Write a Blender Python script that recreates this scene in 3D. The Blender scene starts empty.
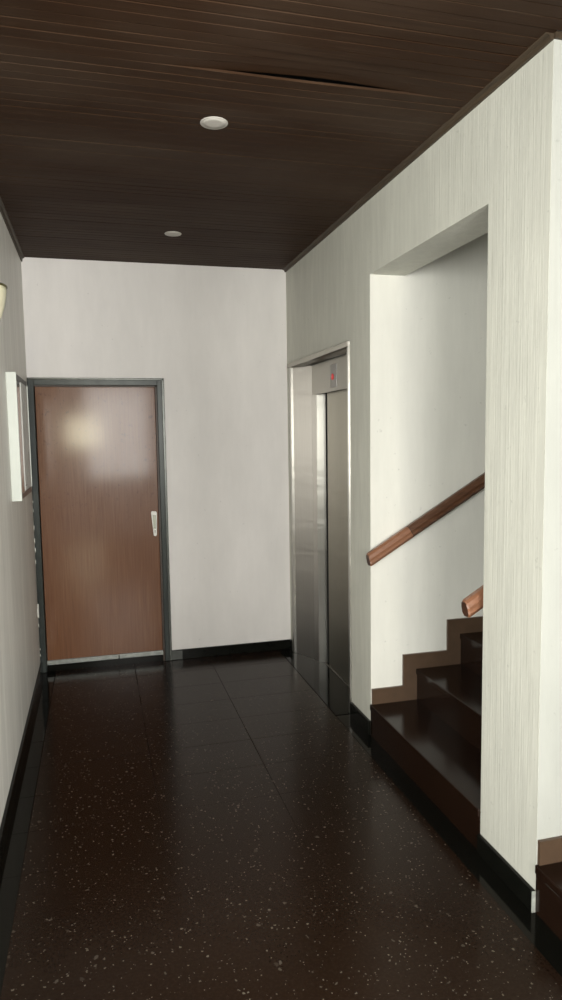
import bpy, bmesh, math, random
from mathutils import Vector, Matrix
random.seed(7)
C = bpy.context.scene.collection
PI = math.pi

# ------------------------------------------------------------------ measures (metres)
W, H = 1.84, 2.862                 # corridor width, ceiling height
YJ, YP, YE = -1.624, -2.747, -3.104   # stair jamb, pillar far edge, pillar near edge
ZO = 2.471                          # stair opening height
FRONT = -7.0
LEND = -3.9                         # left wall stops here, out of view, so the side fill lights reach in
BX = 5.2                            # far end of the stairwells
RISE, GOING = 0.175, 0.268

# ------------------------------------------------------------------ node helpers
class NT:
    def __init__(self, name):
        self.m = bpy.data.materials.new(name); self.m.use_nodes = True
        self.t = self.m.node_tree; self.t.nodes.clear()
        self.out = self.t.nodes.new('ShaderNodeOutputMaterial')
        self.b = self.t.nodes.new('ShaderNodeBsdfPrincipled')
        self.t.links.new(self.b.outputs[0], self.out.inputs[0])
        self.co = self.t.nodes.new('ShaderNodeTexCoord').outputs['Object']
    def n(self, typ, **kw):
        nd = self.t.nodes.new(typ)
        for k, v in kw.items(): setattr(nd, k, v)
        return nd
    def link(self, a, b): self.t.links.new(a, b)
    def setv(self, name, v):
        s = self.b.inputs[name]
        if hasattr(v, 'is_output') or isinstance(v, bpy.types.NodeSocket): self.link(v, s)
        else: s.default_value = (*v, 1) if isinstance(v, tuple) and len(v) == 3 else v
    def mapping(self, scale, loc=(0, 0, 0), rot=(0, 0, 0), src=None):
        m = self.n('ShaderNodeMapping'); m.inputs['Scale'].default_value = scale
        m.inputs['Location'].default_value = loc; m.inputs['Rotation'].default_value = rot
        self.link(src or self.co, m.inputs['Vector']); return m.outputs[0]
    def noise(self, vec, scale=5, detail=4, rough=.55, dist=0):
        n = self.n('ShaderNodeTexNoise'); self.link(vec, n.inputs['Vector'])
        n.inputs['Scale'].default_value = scale; n.inputs['Detail'].default_value = detail
        n.inputs['Roughness'].default_value = rough; n.inputs['Distortion'].default_value = dist
        return n.outputs['Fac']
    def ramp(self, fac, stops, interp='LINEAR'):
        r = self.n('ShaderNodeValToRGB'); cr = r.color_ramp; cr.interpolation = interp
        while len(cr.elements) > len(stops): cr.elements.remove(cr.elements[-1])
        while len(cr.elements) < len(stops): cr.elements.new(.5)
        for e, (p, c) in zip(cr.elements, stops):
            e.position = p; e.color = (c, c, c, 1) if isinstance(c, (int, float)) else (*c, 1)
        self.link(fac, r.inputs[0]); return r.outputs[0]
    def mix(self, fac, a, b, mode='MIX'):
        m = self.n('ShaderNodeMix', data_type='RGBA', blend_type=mode)
        for s, v in ((m.inputs[0], fac), (m.inputs[6], a), (m.inputs[7], b)):
            if isinstance(v, bpy.types.NodeSocket): self.link(v, s)
            elif isinstance(v, tuple): s.default_value = (*v, 1)
            else: s.default_value = v
        return m.outputs[2]
    def math(self, op, a, b=0.0, c=0.0, clamp=False):
        m = self.n('ShaderNodeMath', operation=op, use_clamp=clamp)
        for s, v in zip(m.inputs, (a, b, c)):
            if isinstance(v, bpy.types.NodeSocket): self.link(v, s)
            else: s.default_value = v
        return m.outputs[0]
    def xyz(self, src=None):
        s = self.n('ShaderNodeSeparateXYZ'); self.link(src or self.co, s.inputs[0]); return s.outputs
    def bump(self, h, strength=.3, dist=.01):
        b = self.n('ShaderNodeBump'); b.inputs['Strength'].default_value = strength
        b.inputs['Distance'].default_value = dist
        self.link(h, b.inputs['Height']); self.link(b.outputs[0], self.b.inputs['Normal'])

M = {}
def simple(name, col, rough=.5, metal=0.0, var=.12, scale=20, stretch=(1, 1, 1), coat=0.0, bump=0.0):
    k = NT(name); v = k.mapping(stretch)
    n = k.noise(v, scale, 5)
    c2 = tuple(min(1, c * (1 + var)) for c in col); c1 = tuple(c * (1 - var) for c in col)
    k.setv('Base Color', k.ramp(n, [(.3, c1), (.7, c2)]))
    k.setv('Roughness', rough); k.setv('Metallic', metal)
    if coat: k.setv('Coat Weight', coat); k.setv('Coat Roughness', .15)
    if bump: k.bump(n, bump, .003)
    M[name] = k.m; return k

def plaster(name, col, grooves, dirt, gcol=None, smear=False, bump=.4):
    k = NT(name)
    big = k.noise(k.mapping((1, 1, .35)), 2.2, 5, .6)
    fine = k.noise(k.mapping((1, 1, .12)), 26, 6, .65)
    base = k.mix(k.ramp(big, [(.35, 0.0), (.7, 1.0)]), tuple(c * .90 for c in col), tuple(min(1, c * 1.04) for c in col))
    base = k.mix(k.ramp(fine, [(.42, dirt), (.62, 0.0)]), base, gcol or tuple(c * .72 for c in col))
    x, y, z = k.xyz()
    # grime near the floor
    low = k.ramp(z, [(.05, .35), (.45, 0.0)])
    base = k.mix(k.math('MULTIPLY', low, k.noise(k.mapping((1, 1, .6)), 9, 5), clamp=True), base, tuple(c * .62 for c in col))
    if smear:
        sm = k.noise(k.mapping((1, 1, .07)), 7.5, 5, .6, .5)
        base = k.mix(k.ramp(sm, [(.46, 0.0), (.66, .6)]), base, (.80, .785, .72))
        sm2 = k.noise(k.mapping((1, 1, .10), (3, 1, 2)), 9, 5, .65, .8)
        base = k.mix(k.ramp(sm2, [(.56, 0.0), (.74, .4)]), base, (.50, .465, .42))
    spot = k.ramp(k.noise(k.co, 34, 3, .5), [(.70, 0.0), (.76, .45)])
    base = k.mix(spot, base, tuple(c * .6 for c in col))
    k.setv('Base Color', base); k.setv('Roughness', .62 if not smear else .5)
    g = k.noise(k.mapping((1, 1, .018)), 95, 3, .6, .15)
    g2 = k.noise(k.mapping((1, 1, .3)), 30, 5, .6)
    hgt = k.math('ADD', k.math('MULTIPLY', g, grooves), k.math('MULTIPLY', g2, .35))
    k.bump(hgt, bump, .006)
    M[name] = k.m

plaster('plaster_right', (.63, .628, .555), .6, .3, bump=.42)
plaster('plaster_left', (.70, .68, .62), .2, .3, smear=True, bump=.18)
plaster('plaster_back', (.785, .758, .74), .05, .05)
plaster('plaster_stair', (.76, .75, .69), .08, .10)
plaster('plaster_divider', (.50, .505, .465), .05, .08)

# ribbed combed plaster of the pillar: the right wall's material gets grooves from y
def floor_mat():
    k = NT('brown_terrazzo_tiles'); x, y, z = k.xyz()
    bx = k.math('LESS_THAN', x, .1); bx2 = k.math('GREATER_THAN', x, 1.74)
    border = k.math('MAXIMUM', bx, bx2)
    cloud = k.noise(k.co, 5, 6, .65); grain = k.noise(k.co, 90, 4, .7)
    base = k.mix(cloud, (.0086, .0042, .0023), (.0155, .0082, .0048))
    base = k.mix(k.ramp(grain, [(.45, 0.0), (.75, .6)]), base, (.024, .0148, .0098))
    def chips(scale, thr, gate, col, seed, soft):
        nonlocal base
        wob = k.n('ShaderNodeTexNoise'); wob.inputs['Scale'].default_value = scale * 1.5
        k.link(k.co, wob.inputs['Vector'])
        vec = k.n('ShaderNodeVectorMath', operation='MULTIPLY_ADD'); k.link(wob.outputs['Color'], vec.inputs[0])
        vec.inputs[1].default_value = (.9 / scale,) * 3; k.link(k.mapping((1, 1, 0), (seed, seed * .7, 0)), vec.inputs[2])
        v = k.n('ShaderNodeTexVoronoi'); v.inputs['Scale'].default_value = scale
        k.link(vec.outputs[0], v.inputs['Vector'])
        sp = k.n('ShaderNodeSeparateColor'); k.link(v.outputs['Color'], sp.inputs[0])
        on = k.math('GREATER_THAN', sp.outputs[0], gate)
        size = k.math('MULTIPLY_ADD', sp.outputs[1], thr * .8, thr * .35)
        ins = k.math('SUBTRACT', 1.0, k.math('DIVIDE', v.outputs['Distance'], size), clamp=True)
        m = k.math('MULTIPLY', on, k.math('MULTIPLY', ins, soft, clamp=True))
        m = k.math('MULTIPLY', m, k.math('MULTIPLY_ADD', sp.outputs[2], .7, .3))
        base = k.mix(m, base, col)
    chips(17, .16, .80, (.045, .034, .026), 3.1, 4)
    chips(34, .24, .84, (.085, .069, .055), 7.7, 4)
    chips(75, .30, .85, (.15, .125, .10), 1.3, 5)
    chips(130, .30, .91, (.24, .20, .165), 4.9, 5)
    # tile joints
    jx = k.math('ABSOLUTE', k.math('SUBTRACT', k.math('MODULO', k.math('ADD', k.math('SUBTRACT', x, .1), 54.667 * 5), .54667), .27333))
    jx = k.math('GREATER_THAN', jx, .27333 - .0022)
    jy = k.math('ABSOLUTE', k.math('SUBTRACT', k.math('MODULO', k.math('ADD', k.math('SUBTRACT', y, .02), 302.0), .302), .151))
    jy = k.math('GREATER_THAN', jy, .151 - .0018)
    fade = k.ramp(k.noise(k.co, 1.7, 2), [(.35, .75), (.6, 1.0)])
    worn = k.n('ShaderNodeMapRange'); k.link(y, worn.inputs[0]); worn.inputs[1].default_value = -2.7; worn.inputs[2].default_value = -1.7; worn.inputs[3].default_value = .18
    fade = k.math('MULTIPLY', fade, worn.outputs[0])
    joint = k.math('MULTIPLY', k.math('MAXIMUM', jx, jy), fade)
    base = k.mix(k.math('MULTIPLY', joint, .55), base, (.006, .004, .003))
    base = k.mix(border, base, (.0045, .0045, .0035))
    k.setv('Base Color', base)
    r = k.math('MULTIPLY_ADD', k.noise(k.co, 12, 5, .6), .12, .14)
    r = k.mix(border, r, (.10, .10, .10))
    rr = k.n('ShaderNodeSeparateColor'); k.link(r, rr.inputs[0])
    k.setv('Roughness', rr.outputs[0]); k.setv('IOR', 1.225); k.setv('Specular Tint', (1, .80, .64)); k.setv('Specular IOR Level', k.math('MULTIPLY_ADD', joint, -.5, .5))
    hgt = k.math('SUBTRACT', k.math('MULTIPLY', k.noise(k.co, 6, 3), .4), k.math('MULTIPLY', joint, .5))
    k.bump(hgt, .12, .004)
    M['floor'] = k.m
floor_mat()

def wood_ceiling():
    k = NT('dark_stained_ceiling_wood')
    at = k.n('ShaderNodeAttribute', attribute_name='plank'); pv = at.outputs['Fac']
    comb = k.n('ShaderNodeCombineXYZ'); k.link(k.math('MULTIPLY', pv, 31.0), comb.inputs[2])
    add = k.n('ShaderNodeVectorMath', operation='ADD'); k.link(k.co, add.inputs[0]); k.link(comb.outputs[0], add.inputs[1])
    g = k.noise(k.mapping((.7, 22, 1), src=add.outputs[0]), 5, 6, .62, .3)
    patch = k.noise(k.mapping((.6, 1.3, 1)), 2.0, 3, .5)
    c = k.ramp(g, [(.25, (.0205, .0104, .0055)), (.55, (.037, .0195, .0106)), (.8, (.056, .032, .0185))])
    c = k.mix(k.math('MULTIPLY', pv, .45), c, (.028, .0132, .0068))
    c = k.mix(k.ramp(patch, [(.42, 0.0), (.7, .6)]), c, (.062, .042, .029))
    sc = k.ramp(k.noise(k.mapping((.35, 60, 1), src=add.outputs[0]), 6, 2, .5), [(.73, 0.0), (.78, .6)])
    c = k.mix(sc, c, (.13, .10, .075))
    k.setv('Base Color', c); k.setv('Roughness', .55); k.setv('IOR', 1.14)
    k.bump(g, .25, .002)
    M['ceiling'] = k.m
wood_ceiling()

def door_wood():
    k = NT('door_veneer')
    g = k.noise(k.mapping((26, 26, .8)), 4, 6, .6, .4)
    v = k.noise(k.mapping((2.4, 2.4, .6)), 2.2, 4, .55)
    c = k.ramp(g, [(.25, (.112, .046, .021)), (.55, (.158, .070, .034)), (.8, (.20, .098, .050))])
    c = k.mix(k.ramp(v, [(.4, 0.0), (.75, .55)]), c, (.155, .075, .045))
    x, y, z = k.xyz()
    # worn scuffs, denser on the upper middle of the leaf
    sc = k.ramp(k.noise(k.mapping((1, 1, .8)), 40, 4, .75), [(.60, 0.0), (.66, .8)])
    w = k.math('MULTIPLY', k.ramp(z, [(.5, 0.0), (.62, 1.0)]), .9)
    zz = k.n('ShaderNodeMapRange'); k.link(z, zz.inputs[0]); zz.inputs[1].default_value = .9; zz.inputs[2].default_value = 1.5
    c = k.mix(k.math('MULTIPLY', sc, zz.outputs[0]), c, (.05, .022, .012))
    k.setv('Base Color', c)
    k.setv('Roughness', k.math('MULTIPLY_ADD', k.noise(k.mapping((1, 1, .5)), 7, 5), .25, .22))
    k.setv('IOR', 1.2); k.setv('Coat Weight', .26); k.setv('Coat Roughness', k.math('MULTIPLY_ADD', g, .14, .04))
    wob = k.math('ADD', k.noise(k.mapping((3, 3, .4)), 2.5, 3), k.math('MULTIPLY', g, .15))
    k.bump(wob, .12, .01)
    M['door'] = k.m
door_wood()

def brushed(name, col, rough=.28, vertical=True):
    k = NT(name)
    # brushing lines run along z; a faint ripple in the sheet
    lines = k.noise(k.mapping((1, 1, .02) if vertical else (.02, .02, 1)), 220, 3, .6)
    wav = k.noise(k.mapping((.5, .5, 1.4)), 4.5, 3, .5, .6)
    k.setv('Base Color', k.ramp(lines, [(.3, tuple(c * .9 for c in col)), (.7, col)]))
    k.setv('Metallic', 1.0)
    k.setv('Roughness', k.math('MULTIPLY_ADD', lines, .12, rough))
    k.bump(wav, .16, .02)
    tg = k.n('ShaderNodeTangent', direction_type='RADIAL', axis='Z'); k.link(tg.outputs[0], k.b.inputs['Tangent'])
    k.setv('Anisotropic', .97)
    M[name] = k.m
brushed('steel', (.45, .425, .39), .5)
brushed('steel_bright', (.40, .39, .355), .36)
brushed('steel_edge', (.50, .485, .45), .36)
brushed('steel_door', (.34, .315, .265), .5)
brushed('steel_header', (.33, .31, .275), .45)
def granite(name, col, rough, chip):
    k = NT(name); n = k.noise(k.co, 14, 6, .7); f = k.noise(k.co, 160, 3, .7)
    c = k.mix(n, tuple(a * .7 for a in col), tuple(a * 1.35 for a in col))
    c = k.mix(k.ramp(f, [(.66, 0.0), (.74, chip)]), c, (.20, .15, .11))
    k.setv('Base Color', c); k.setv('Roughness', rough); k.setv('IOR', 1.45); M[name] = k.m; return k
granite('step_stone', (.012, .0058, .0035), .17, .3).setv('IOR', 1.3)
granite('skirting_stone', (.078, .049, .031), .3, .25)
granite('black_stone', (.005, .005, .004), .09, .05).setv('IOR', 1.17)
simple('black_skirting', (.005, .0052, .004), .2, var=.3).setv('Specular IOR Level', .14)
simple('cornice_wood', (.046, .030, .016), .6, var=.35, scale=8, stretch=(8, .6, 8))
simple('frame_paint', (.024, .029, .027), .28, .1, var=.3, scale=14, stretch=(1, 1, .2), bump=.15).setv('Specular IOR Level', .22)
simple('frame_edge', (.05, .053, .048), .25, .5, var=.25)
simple('stop_brown', (.045, .028, .019), .5, var=.3)
simple('dark_gap', (.006, .006, .005), .8)
simple('aluminium', (.20, .21, .20), .38, .6, var=.2, scale=30)
simple('cut_end', (.30, .31, .28), .6, var=.3, scale=60)
simple('chrome', (.74, .72, .68), .25, .5, var=.08)
simple('recess_grey', (.33, .32, .28), .5, var=.1)
simple('cabinet_white', (.57, .60, .55), .35, var=.04, scale=6)
simple('cabinet_inner', (.55, .56, .53), .45, var=.06)
simple('cabinet_dark', (.10, .10, .088), .45, var=.4, scale=25)
simple('cabinet_glass', (.42, .36, .29), .07, .8, var=.08, scale=5)
simple('lamp_disc', (.50, .475, .435), .5, var=.03)
simple('lamp_ring', (.49, .465, .425), .45, var=.05)
simple('rail_wood', (.095, .042, .022), .34, var=.25, scale=8, stretch=(.5, 6, 6), coat=.3)
simple('rail_wood_light', (.22, .10, .055), .36, var=.15, scale=8, stretch=(.5, 6, 6), coat=.2)
simple('rail_dark', (.055, .022, .011), .45, var=.4, scale=30)
simple('rail_seam', (.02, .008, .004), .6)
simple('sconce_glass', (.62, .59, .42), .25, var=.15, scale=14, stretch=(1, 1, .3))
simple('sconce_olive', (.085, .075, .022), .3, .35, var=.4, scale=30)
simple('handle_white', (.72, .71, .66), .3, var=.05)
simple('handle_recess', (.26, .27, .22), .4, .3, var=.1)
simple('indicator_plate', (.34, .33, .32), .35, .6, var=.1)
simple('white_chip', (.74, .74, .68), .7)
k = NT('red_lamp'); k.setv('Base Color', (.75, .06, .06)); k.setv('Emission Color', (1, .10, .10)); k.setv('Emission Strength', .06); k.setv('Roughness', .3)
nn = k.noise(k.co, 300, 2); k.setv('Roughness', k.math('MULTIPLY_ADD', nn, .2, .2)); M['red_lamp'] = k.m

# ------------------------------------------------------------------ geometry helpers
def box(bm, x0, x1, y0, y1, z0, z1, bev=0.0, seg=2):
    ret = bmesh.ops.create_cube(bm, size=1.0); vs = ret['verts']
    for v in vs:
        v.co = Vector(((x0 + x1) / 2 + v.co.x * (x1 - x0), (y0 + y1) / 2 + v.co.y * (y1 - y0), (z0 + z1) / 2 + v.co.z * (z1 - z0)))
    if bev:
        es = list({e for v in vs for e in v.link_edges})
        bmesh.ops.bevel(bm, geom=es, offset=bev, segments=seg, affect='EDGES', profile=.5)
def prism(bm, pts, d0, d1, axis='y'):
    """polygon pts (2-D) extruded along an axis from d0 to d1"""
    def mk(p, d):
        return {'y': (p[0], d, p[1]), 'x': (d, p[0], p[1]), 'z': (p[0], p[1], d)}[axis]
    a = [bm.verts.new(mk(p, d0)) for p in pts]; b = [bm.verts.new(mk(p, d1)) for p in pts]
    n = len(pts)
    bm.faces.new(a); bm.faces.new(list(reversed(b)))
    for i in range(n): bm.faces.new((a[i], b[i], b[(i + 1) % n], a[(i + 1) % n]))
    bmesh.ops.recalc_face_normals(bm, faces=bm.faces[:])
def lathe(bm, prof, cx, cy, a0=0, a1=2 * PI, n=40):
    rings = []; closed = abs(a1 - a0 - 2 * PI) < 1e-6
    for (r, z) in prof:
        rings.append([bm.verts.new((cx + r * math.cos(a0 + (a1 - a0) * i / n), cy + r * math.sin(a0 + (a1 - a0) * i / n), z)) for i in range(n if closed else n + 1)])
    for p, q in zip(rings, rings[1:]):
        m = len(p)
        for i in range(m if closed else m - 1):
            j = (i + 1) % m
            try: bm.faces.new((p[i], p[j], q[j], q[i]))
            except ValueError: pass
    return rings
def obj(name, bm, mat, parent=None, smooth=False):
    bmesh.ops.recalc_face_normals(bm, faces=bm.faces[:])
    me = bpy.data.meshes.new(name); bm.to_mesh(me); bm.free()
    for mm in (mat if isinstance(mat, list) else [mat]): me.materials.append(M[mm])
    if smooth:
        for p in me.polygons: p.use_smooth = True
    o = bpy.data.objects.new(name, me); C.objects.link(o)
    if parent is not None: o.parent = parent; o.matrix_parent_inverse = parent_inv(parent)
    return o
def parent_inv(p):
    return Matrix.Translation(-Vector(p.location))
def bx(*a, **k):
    bm = bmesh.new(); box(bm, *a, **k); return bm
def struct(name, bm, mat):
    o = obj(name, bm, mat); o['kind'] = 'structure'; return o
def thing(name, label, cat, loc, group=None):
    o = bpy.data.objects.new(name, None); C.objects.link(o); o.location = loc; o.empty_display_size = .1
    o['label'] = label; o['category'] = cat
    if group: o['group'] = group
    return o

# ------------------------------------------------------------------ shell
struct('floor', bx(-3.0, BX, FRONT, .15, -.1, 0), 'floor')
bm = bmesh.new()
box(bm, -.15, 0, LEND, .15, 0, H + .15)
struct('wall_left', bm, 'plaster_left')
# back wall with the door opening (door hole x .0-.914)
DW, DH = .914, 2.055
bm = bmesh.new()
box(bm, 0, DW - .004, .0, .15, DH - .004, H + .15); box(bm, DW - .004, W, .0, .15, 0, H + .15)
box(bm, 0, DW - .004, .09, .15, 0, DH - .004)
struct('wall_back', bm, 'plaster_back')
# right wall: pieces round the lift and the stair opening
EY0, EY1, EZ = -.068, -1.325, 2.172
bm = bmesh.new()
box(bm, W, 2.3, EY0, .15, 0, H + .15)
box(bm, W, 2.3, EY1, EY0, EZ, H + .15)
box(bm, W, 2.035, YJ + .0005, EY1, 0, H + .15)
box(bm, W, 2.035, YP, YJ, ZO, H + .15)
box(bm, W, 2.035, YE + .0005, YP, 0, H + .15)
struct('wall_right', bm, 'plaster_right')
# pale smooth walls inside the stairwells
bm = bmesh.new()
box(bm, W + .0005, BX, YJ, EY1 - .02, 0, 4.2)
struct('wall_stair', bm, 'plaster_stair')
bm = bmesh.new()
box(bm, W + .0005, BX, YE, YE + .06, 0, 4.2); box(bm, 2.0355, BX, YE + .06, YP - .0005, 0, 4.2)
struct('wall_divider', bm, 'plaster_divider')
bm = bmesh.new()
box(bm, BX, BX + .1, -4.4, EY1, 0, 4.3)
struct('wall_stairwell_end', bm, 'plaster_stair')
bm = bmesh.new()
box(bm, W, BX, -4.4, -4.23, 0, 4.2)
struct('wall_front', bm, 'plaster_stair')
# lift shaft behind the car door
bm = bmesh.new()
box(bm, 2.30, 2.4, EY1 - .02, .15, 0, H)
struct('wall_lift_shaft', bm, 'recess_grey')
bm = bmesh.new()
box(bm, 2.035, BX, YP, YJ, 4.2, 4.3)
struct('ceiling_stair', bm, 'plaster_stair')

# ceiling of narrow wooden boards, one run sprung loose
bm = bmesh.new(); lay = bm.verts.layers.float.new('plank')
pw, gap, th = .0520, .0024, .008
y = -.002; i = 0
def lift(x, dd):
    """boards just on the camera's side of the crack have curled upward"""
    return 0.0
while y > FRONT + .1:
    gap = random.choice((.0016, .0022, .0030, .0042)); y0 = y - pw + gap; mid = (y + y0) / 2
    xr = W if mid > YE - .02 else 2.9
    n = 28; pv = random.random(); dz = random.uniform(-.0007, .0007); tilt = random.uniform(-.0008, .0008)
    if mid > -.6: tilt *= .5
    secs = []
    for s in range(n + 1):
        x = xr * s / n
        cr = math.exp(-((x - 1.23) / .34) ** 2)
        sag = 0; up = 0
        dist = mid - (-2.645)
        if dist < 0 and dist > -.20: up = .019 * cr * (1 + dist / .20)
        if dist >= 0 and dist < .34: sag = -.004 * math.exp(-((x - 1.15) / .36) ** 2) * (1 - dist / .34)
        z = H + dz + up + sag
        c = .0014
        tl = tilt
        upy = up * .18 if (dist < 0 and dist > -.052) else 0
        ring = [(x, y - c, z + tl), (x, y, z + c + tl), (x, y, z + th + tl), (x, y0, z + th - tl), (x, y0, z + c - tl), (x, y0 + c, z - tl)]
        vs = [bm.verts.new(p) for p in ring]
        for v in vs: v[lay] = pv
        secs.append(vs)
    for a, b in zip(secs, secs[1:]):
        for q in range(6): bm.faces.new((a[q], b[q], b[(q + 1) % 6], a[(q + 1) % 6]))
    bm.faces.new(secs[0]); bm.faces.new(list(reversed(secs[-1])))
    y -= pw; i += 1
struct('ceiling', bm, 'ceiling')
struct('ceiling_backing', bx(-.15, 3.0, FRONT, .15, H + .07, H + .15), 'dark_gap')

# cornices
def cornice(name, prof, y0, y1, flip=False):
    bm = bmesh.new(); prism(bm, prof, y0, y1, 'y'); return struct(name, bm, 'cornice_wood')
cornice('trim_1', [(W, H - .018), (W - .010, H - .018), (W - .014, H - .006), (W - .026, H - .002), (W - .030, H + .003), (W, H + .003)], YE, -.001)
cornice('trim_2', [(0, H - .030), (.008, H - .030), (.010, H - .010), (.022, H - .006), (.022, H + .003), (0, H + .003)], LEND, -.001)
bm = bmesh.new(); prism(bm, [(YE, H - .016), (YE - .010, H - .016), (YE - .010, H + .003), (YE, H + .003)], W, 2.9, 'x')
struct('trim_3', bm, 'cornice_wood')

# baseboards
HB = .0775
def base_y(name, x0, x1, y0, y1):      # runs along y
    bm = bmesh.new(); box(bm, x0, x1, y0, y1, 0, HB, bev=.003); return struct(name, bm, 'black_skirting')
base_y('baseboard_left', .0, .016, LEND, -.001)
base_y('baseboard_right_lift', W - .016, W, YJ + .002, EY1 - .012)
base_y('baseboard_right_pillar', W - .016, W, YE, YP)
base_y('baseboard_right_corner', W - .014, W, EY0 + .012, -.018)
struct('skirting_reflection', bx(DW + .006, DW + .085, -.0175, -.0165, .003, HB - .008, bev=.0004), 'frame_edge')  # paler strip standing in for the entrance's reflection in the black skirting
bm = bmesh.new(); box(bm, DW + .004, W, -.016, 0, 0, HB - .004, bev=.003); struct('baseboard_back', bm, 'black_skirting')
# cut end of the pillar's baseboard, bare plaster
bm = bmesh.new(); box(bm, W - .0165, W + .001, YE - .004, YE, .001, HB - .001); struct('trim_4', bm, 'cut_end')

# ------------------------------------------------------------------ the wooden door
d = thing('door_1', 'reddish brown wooden door in a dark metal frame at the corridor end', 'door', (DW / 2, 0, 0))
FW = .043
def frame_profile_bm():
    bm = bmesh.new()
    # jambs and head, proud of the wall by 22 mm, with a raised outer lip
    for (x0, x1) in ((.001, FW), (DW - FW, DW)):
        box(bm, x0, x1, -.018, .055, 0, DH, bev=.004)
    box(bm, FW - .004, DW - FW + .004, -.018, .055, DH - FW, DH, bev=.004)
    return bm
obj('door_frame', frame_profile_bm(), 'frame_paint', d)
bm = bmesh.new()
box(bm, DW - .010, DW + .008, -.024, -.002, 0, DH + .006, bev=.003)
box(bm, .001, DW + .008, -.024, -.002, DH - .006, DH + .008, bev=.003)
obj('frame_lip', bm, 'frame_edge', d)
bm = bmesh.new()
box(bm, DW - FW - .012, DW - FW + .002, -.004, .050, .0, DH - FW, bev=.001)
box(bm, FW - .002, DW - FW, -.004, .050, DH - FW - .009, DH - FW + .001, bev=.001)
obj('door_stop', bm, 'stop_brown', d)
leaf = obj('door_leaf', bx(FW + .003, DW - FW - .012, .018, .058, .05, DH - FW - .008, bev=.003), 'door', d)
bm = bmesh.new()
box(bm, FW - .002, .540, .004, .03, .043, .076, bev=.003); box(bm, .5425, DW - FW - .002, .004, .03, .043, .076, bev=.003)
obj('kick_strip', bm, 'aluminium', d)
obj('door_sill', bx(FW - .002, DW - FW + .002, .006, .06, 0, .042), 'black_stone', d)
# pull handle plate with a recess and keyhole
hx0, hx1, hz0, hz1 = .8045, .8455, .930, 1.113
bm = bmesh.new()
cxh = (hx0 + hx1) / 2 + .0015
pts = []
for a in range(0, 181, 15):
    t = math.radians(a); pts.append((cxh + .003 + .0115 * math.cos(t + PI), hz0 + .012 + .0115 * math.sin(t + PI)))
pts += [(hx1, hz1 - .012), (hx1 - .006, hz1 - .002), (hx0 + .006, hz1), (hx0, hz1 - .010)]
prism(bm, pts, .004, .018, 'y')
bmesh.ops.bevel(bm, geom=[e for e in bm.edges if all(abs(v.co.y - .004) < 1e-5 for v in e.verts)], offset=.003, segments=2, affect='EDGES')
hd = obj('handle_plate', bm, 'handle_white', d)
def sub(name, bm, mat, part):
    o = obj(name, bm, mat); o.parent = part; return o
bm = bmesh.new(); prism(bm, [(hx0 + .0095, hz1 - .028), (hx1 - .006, hz1 - .028), (hx1 - .008, hz0 + .056), (hx0 + .0125, hz0 + .056)], .0015, .008, 'y')
sub('finger_recess', bm, 'handle_recess', hd)
bm = bmesh.new(); lathe(bm, [(.0001, -.001), (.0036, -.001), (.0036, .002), (.0001, .002)], 0, 0, n=14)
bmesh.ops.rotate(bm, cent=(0, 0, 0), matrix=Matrix.Rotation(PI / 2, 3, 'X'), verts=bm.verts)
bmesh.ops.translate(bm, vec=(cxh + .002, .0028, hz0 + .040), verts=bm.verts)
prism(bm, [(cxh + .0005, hz0 + .038), (cxh + .0035, hz0 + .038), (cxh + .003, hz0 + .022), (cxh + .001, hz0 + .022)], .001, .006, 'y')
sub('keyhole', bm, 'dark_gap', hd)

# chipped plaster along the door frame's left edge
bm = bmesh.new(); z = .12
while z < 1.30:
    h = random.uniform(.012, .05)
    if random.random() < .6:
        w = random.uniform(.003, .008)
        prism(bm, [(-.021, z), (-.021 - w * 2, z + h * .3), (-.021 - w, z + h), (-.019, z + h * .8)], .0005, random.uniform(.003, .006), 'x')
    z += h + random.uniform(.01, .06)
prism(bm, [(-.03, .40), (-.05, .41), (-.075, .47), (-.07, .475), (-.028, .50)], .0005, .009, 'x')
struct('trim_5', bm, 'white_chip')

# ------------------------------------------------------------------ lift entrance
e = thing('elevator', 'brushed stainless steel elevator entrance recessed in the right wall beside the back corner', 'elevator', (W, (EY0 + EY1) / 2, 0))
FX = W - .006
A = (1.847, -.138); B = (1.938, -.305)       # splayed far jamb
HZ = 1.928                                    # underside of the header panel
B2 = (1.942, -.395); D0 = (1.985, -.415)
mi = EY0 + EY1
def mir(p): return (p[0], mi - p[1])
def quadprism(pts, z0, z1):
    bm = bmesh.new(); prism(bm, pts, z0, z1, 'z'); return bm
obj('surround', bx(FX - .006, W + .008, A[1] + .002, EY0 - .024, 0.004, EZ - .032, bev=.002), 'steel_edge', e)
obj('surround', bx(FX - .006, W - .0005, EY1 - .006, EY1 + .018, 0, EZ - .002, bev=.002), 'steel_edge', e)
obj('surround_edge', bx(FX - .002, W + .03, EY0 - .024, EY0 - .001, 0.004, EZ - .032, bev=.001), 'recess_grey', e)
obj('lintel', bx(FX - .012, W + .09, EY1 + .001, EY0 - .001, EZ - .034, EZ - .001, bev=.002), 'steel_header', e)
obj('jamb', quadprism([(1.846, EY0 - .06), A, B, (B[0] + .02, EY0 - .06)], 0.004, EZ - .036), 'steel', e)
obj('jamb', quadprism([(1.842, EY1 + .001), (1.842, EY1 + .020), mir((1.938, -.16)), (2.02, mi + .16), (2.02, EY1 + .001)], 0.004, EZ - .036), 'steel', e)
hp = obj('header_panel', bx(B[0] - .001, B[0] + .02, mi + .161, B[1] + .001, HZ, EZ - .037, bev=.001), 'steel_header', e)
obj('soffit', bx(1.932, B[0] + .02, EY1 + .03, EY0 - .03, EZ - .036, EZ - .030), 'cabinet_dark', e)
obj('door_post', quadprism([(B[0], B[1] + .002), (B2[0], B2[1]), D0, (2.02, D0[1]), (2.02, B[1] + .002)], 0.004, HZ + .004), 'steel_bright', e)
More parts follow.
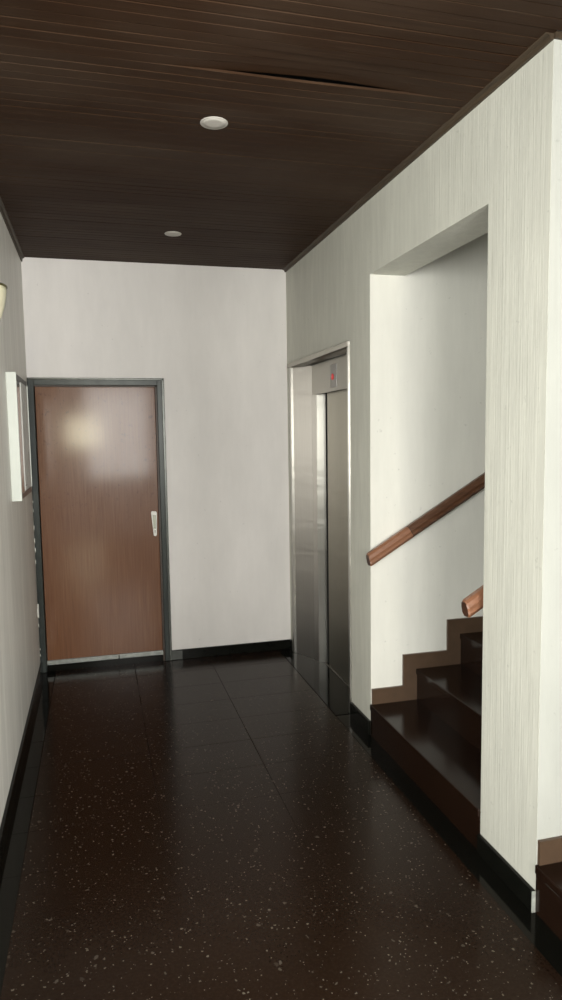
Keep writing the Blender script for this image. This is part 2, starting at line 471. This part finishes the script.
obj('post_face', quadprism([(B[0] - .003, B[1] - .001), (B2[0] - .003, B2[1] + .003), (B2[0] + .004, B2[1] + .003), (B[0] + .004, B[1] - .001)], 0.004, HZ + .002), 'steel', e)
obj('door_gap', bx(1.998, 2.02, D0[1] - .068, D0[1] - .001, 0.004, HZ + .01), 'dark_gap', e)
dp = obj('door_panel', bx(1.988, 2.02, mi + .165, D0[1] - .070, .006, HZ + .01, bev=.002), 'steel_door', e)
obj('sill', bx(1.74, 2.02, EY1 + .001, EY0 - .001, 0, .0035, bev=.001), 'black_stone', e)
obj('sill_groove', bx(1.976, 1.986, mi + .165, D0[1] - .01, .003, .007, bev=.001), 'steel_header', e)
# hall indicator
iy0, iy1, iz0, iz1 = -.832, -.715, 1.953, 2.098
ip = obj('indicator_plate', bx(B[0] - .004, B[0] - .0012, iy0, iy1, iz0, iz1, bev=.001), 'indicator_plate', e)
bm = bmesh.new(); lathe(bm, [(.0001, -.004), (.017, -.003), (.021, .0), (.021, .002)], 0, 0, n=24)
bmesh.ops.scale(bm, vec=(1.0, 1.0, 1), verts=bm.verts)
bmesh.ops.rotate(bm, cent=(0, 0, 0), matrix=Matrix.Rotation(PI / 2, 3, 'Y'), verts=bm.verts)
bmesh.ops.translate(bm, vec=(B[0] - .006, -.757, 2.02), verts=bm.verts)
lampo = sub('indicator_lamp', bm, 'red_lamp', ip)

# ------------------------------------------------------------------ staircases
NS = 9
def staircase(y0, y1, label):
    t = thing('staircase', label, 'staircase', (W, (y0 + y1) / 2, 0), 'polished brown stone staircases')
    for i in range(NS):
        x = W + i * GOING - (.003 if i == 0 else 0)
        last = i == NS - 1
        xe = BX - .02 if last else x + GOING + .03
        bm = bx(x - .006, xe, y0 + .003, y1 - .003, (i + 1) * RISE - .032, (i + 1) * RISE, bev=.004)
        obj('tread', bm, 'step_stone', t)
        obj('riser', bx(x, x + .025, y0 + .003, y1 - .003, i * RISE + (.0005 if i == 0 else 0), (i + 1) * RISE - .032), 'step_stone', t)
    # stepped skirting on the far wall
    up, lo = [], []
    for i in range(NS):
        x = W + i * GOING
        xs = x if i == 0 else x
        lo += [(xs + (.003 if i == 0 else 0), (i + 1) * RISE), (x + GOING, (i + 1) * RISE)]
        up += [((x + .003) if i == 0 else x - .082, (i + 1) * RISE + .085), (x + GOING - .082, (i + 1) * RISE + .085)]
    bm = bmesh.new()
    # quads between lower and upper lines
    for i in range(NS):
        a, b = lo[2 * i], lo[2 * i + 1]; ua, ub = up[2 * i], up[2 * i + 1]
        prism(bm, [a, b, (b[0], b[1] + .085) if False else ub, ua] if i == 0 else [(a[0], a[1]), b, ub, ua], y1 - .014, y1 - .001, 'y')
        if i < NS - 1:
            c = lo[2 * i + 2]; uc = up[2 * i + 2]
            prism(bm, [b, c, uc, ub], y1 - .014, y1 - .001, 'y')
    obj('stair_skirting', bm, 'skirting_stone', t)
    return t
staircase(YP, YJ, 'dark brown stone staircase climbing through the opening beyond the pillar')
staircase(-4.228, YE, 'dark stone step at the lower right, on the near side of the pillar')

# ------------------------------------------------------------------ handrails
def handrail(yc, wall_y, x0, z0, length, label, light_from, grp='wooden handrails'):
    t = thing('handrail', label, 'handrail', (x0, yc, z0), grp)
    s = .59; L = math.hypot(1, s); ux, uz = 1 / L, s / L
    prof = [(-.016, -.033), (.016, -.033), (.027, -.018), (.0255, -.006), (.027, .006), (.022, .024), (.010, .033), (-.010, .033), (-.022, .024), (-.027, .006), (-.0255, -.006), (-.027, -.018)]
    def seg(a, b, cut0=0.0, capped=True):
        bm = bmesh.new(); rings = []
        sts = [a, a + .007, b] if cut0 else [a, b]
        for k, st in enumerate(sts):
            sc = (.86, 1, 1)[k] if cut0 else 1
            r = []
            for (py, pz) in prof:
                # end is cut back at the top
                off = (pz + .031) * .30 if (cut0 and k < 2) else 0
                q = st + off
                r.append(bm.verts.new((x0 + q * ux - pz * sc * uz, yc + py * sc, z0 + q * uz + pz * sc * ux)))
            rings.append(r)
        for p, q in zip(rings, rings[1:]):
            for i in range(len(prof)):
                j = (i + 1) % len(prof); bm.faces.new((p[i], p[j], q[j], q[i]))
        bm.faces.new(rings[0]); bm.faces.new(list(reversed(rings[-1])))
        return bm
    obj('rail_end', seg(0, .285, 1), light_from, t)
    # darker end grain on the cut face
    bm = bmesh.new(); vs = []
    for (py, pz) in prof:
        q = (pz + .031) * .30 - .0012
        vs.append(bm.verts.new((x0 + q * ux - pz * .84 * uz, yc + py * .84, z0 + q * uz + pz * .84 * ux)))
    f_ = bm.faces.new(vs)
    r_ = bmesh.ops.extrude_face_region(bm, geom=[f_])
    bmesh.ops.translate(bm, vec=(.0012 * ux, 0, .0012 * uz), verts=[v for v in r_['geom'] if isinstance(v, bmesh.types.BMVert)])
    obj('end_grain', bm, 'rail_dark', t)
    obj('joint', seg(.2852, .2885), 'rail_seam', t)
    obj('rail', seg(.2887, length), 'rail_wood', t)
    for st in (.45, 1.5):
        px, pz = x0 + st * ux, z0 + st * uz
        sg = 1 if wall_y > yc else -1
        ys = sorted((yc + sg * .02, wall_y))
        obj('bracket', bx(px - .012, px + .012, ys[0], ys[1], pz - .012, pz + .012, bev=.003), 'rail_seam', t)
    return t
handrail(YJ - .045, YJ, 1.800, .978, 2.6, 'long brown wooden handrail sloping up the pale wall of the stairs', 'rail_wood_light')
handrail(YP + .075, YP, 1.797, .957, 2.6, 'short visible end of a wooden handrail peeking out behind the pillar', 'rail_wood_light')

# ------------------------------------------------------------------ ceiling lights
def downlight(x, y, r, label):
    t = thing('ceiling_light', label, 'ceiling light', (x, y, H), 'round flush ceiling lights')
    bm = bmesh.new(); lathe(bm, [(r * .86, H - .004), (r * .97, H - .0045), (r, H - .003), (r, H - .0005), (r * .86, H - .0005), (r * .86, H - .004)], x, y, n=48)
    obj('trim_ring', bm, 'lamp_ring', t, True)
    bm = bmesh.new(); rr = lathe(bm, [(.0005, H - .005), (r * .5, H - .0048), (r * .87, H - .0041), (r * .87, H - .0005)], x, y, n=48); bm.faces.new(rr[0])
    obj('diffuser', bm, 'lamp_disc', t, True)
downlight(.928, -2.271, .054, 'larger looking round white ceiling light, the one nearer the camera')
downlight(.932, -.753, .050, 'small round white ceiling light near the back wall')

# ------------------------------------------------------------------ open white wall box
cy0, cy1, cz0, cz1, cd = -1.188, -.605, 1.322, 1.996, .050
ys = -.965
t = thing('wall_cabinet', 'shallow white wall box with a glossy glass front on the left wall beside the door', 'wall box', (0, cy0, cz0))
th = .014
obj('side_panel', bx(0, cd, cy0, cy0 + th, cz0, cz1, bev=.0015), 'cabinet_white', t)
obj('back_panel', bx(.0005, .008, cy0 + th, cy1 - th, cz0 + .004, cz1 - .004), 'cabinet_inner', t)
obj('side_panel', bx(0.0, cd - .008, cy1 - th, cy1, cz0 + .004, cz1 - .012, bev=.001), 'cabinet_inner', t)
obj('top_rail', bx(.008, cd - .002, cy0 + th, cy1, cz1 - .040, cz1 - .006, bev=.003), 'cabinet_dark', t)
obj('bottom_rail', bx(.008, cd - .002, cy0 + th, cy1, cz0 + .006, cz0 + .036, bev=.003), 'skirting_stone', t)
obj('glass_front', bx(cd - .010, cd - .003, cy0 + th, ys, cz0 + .036, cz1 - .040), 'cabinet_glass', t)
st = obj('frame_stile', bx(cd - .012, cd, ys, cy1 - .012, cz0 + .040, cz1 - .036, bev=.001), 'cabinet_inner', t)
obj('edge_strip', bx(cd - .014, cd + .004, cy1 - .012, cy1, cz0 + .040, cz1 - .034, bev=.001), 'cabinet_white', t)
sub('latch', bx(cd, cd + .004, ys + .002, ys + .05, cz0 + .066, cz0 + .072, bev=.001), 'cabinet_dark', st)

# ------------------------------------------------------------------ wall sconce
sy, sz = -2.065, 2.248
t = thing('wall_sconce', 'cream glass wall sconce with olive rim, cut off at the left edge', 'wall lamp', (0, sy, sz))
prof = []
for i in range(15):
    u = i / 14
    prof.append((.010 + .108 * (1 - (1 - u) ** 1.9), sz - .26 + .26 * u))
inner = [(r - .005, z) for r, z in reversed(prof)]
bm = bmesh.new(); lathe(bm, prof + [(prof[-1][0] - .005, sz)] + inner[1:], 0, sy, -PI / 2, PI / 2, 36)
obj('glass_shade', bm, 'sconce_glass', t, True)
bm = bmesh.new(); lathe(bm, [(.119, sz - .004), (.123, sz - .001), (.122, sz + .004), (.113, sz + .005), (.112, sz - .002), (.119, sz - .004)], 0, sy, -PI / 2, PI / 2, 36)
obj('rim', bm, 'sconce_olive', t, True)
for ang in (-.75, 0.05, .85):
    bm = bmesh.new()
    for (a, b) in zip(range(6, 14), range(7, 15)):
        for k_ in (0,):
            w0 = .10 + .02 * a / 14
            p = []
            for (idx, sgn) in ((a, -1), (a, 1), (b, 1), (b, -1)):
                r, z = prof[idx]; r += .0025
                wd = .10 * math.sin((idx - 6) / 8 * PI * .5) + .01
                p.append(bm.verts.new((r * math.cos(ang + sgn * wd), sy + r * math.sin(ang + sgn * wd), z)))
            bm.faces.new(p)
    obj('leaf_ornament', bm, 'sconce_olive', t)
obj('back_plate', bx(.0, .012, sy - .05, sy + .05, sz - .28, sz - .06, bev=.004), 'sconce_olive', t)

# ------------------------------------------------------------------ light
wd = bpy.data.worlds.new('sky'); bpy.context.scene.world = wd; wd.use_nodes = True
bg = wd.node_tree.nodes['Background']; bg.inputs[0].default_value = (.95, .955, .91, 1); bg.inputs[1].default_value = 1.5
def area(name, loc, rot, sx, sy_, power, col):
    l = bpy.data.lights.new(name, 'AREA'); l.shape = 'RECTANGLE'; l.size = sx; l.size_y = sy_; l.energy = power; l.color = col
    o = bpy.data.objects.new(name, l); C.objects.link(o); o.location = loc; o.rotation_euler = rot; return o
area('entrance_daylight', (.80, -6.7, 1.75), (PI / 2, 0, 0), 1.0, 1.5, 74, (1, .985, .94))
def aim(o, p): o.rotation_euler = (Vector(p) - o.location).to_track_quat('-Z', 'Y').to_euler()
aim(area('side_fill', (-1.35, -6.2, 1.7), (0, 0, 0), 1.2, 1.6, 90, (.99, 1, .945)), (1.84, -1.0, 1.5))  # added fill from an unseen side, brightens the right wall
aim(area('side_fill', (2.75, -6.5, 1.7), (0, 0, 0), 1.2, 1.6, 125, (1, .985, .95)), (0, -.8, 1.5))  # matching added fill, unseen, brightens the left wall
area('street_glare', (.10, -14, 1.80), (PI / 2, 0, 0), .8, .8, 70, (1, .93, .66))
area('stairwell_fill', (3.4, (YP + YJ) / 2, 4.15), (0, 0, 0), 2.2, .9, 12, (1, .98, .9))  # soft overhead fill added inside the stairwell, no visible source

# ------------------------------------------------------------------ camera
cd_ = bpy.data.cameras.new('camera'); cam = bpy.data.objects.new('camera', cd_); C.objects.link(cam)
F = Vector((.25538665, .96230069, -.09356838)); R = Vector((.96608444, -.25781224, -.01461847)); U = R.cross(F)
cam.matrix_world = Matrix(((R.x, U.x, -F.x, .43646514), (R.y, U.y, -F.y, -5.05315058), (R.z, U.z, -F.z, 1.65), (0, 0, 0, 1)))
cd_.sensor_fit = 'VERTICAL'; cd_.sensor_height = 36; cd_.lens = 692.2785 / 1000 * 36; cd_.clip_start = .02
bpy.context.scene.camera = cam
vs = bpy.context.scene.view_settings
vs.view_transform = 'Standard'; vs.look = 'None'; vs.exposure = .72; vs.gamma = 1
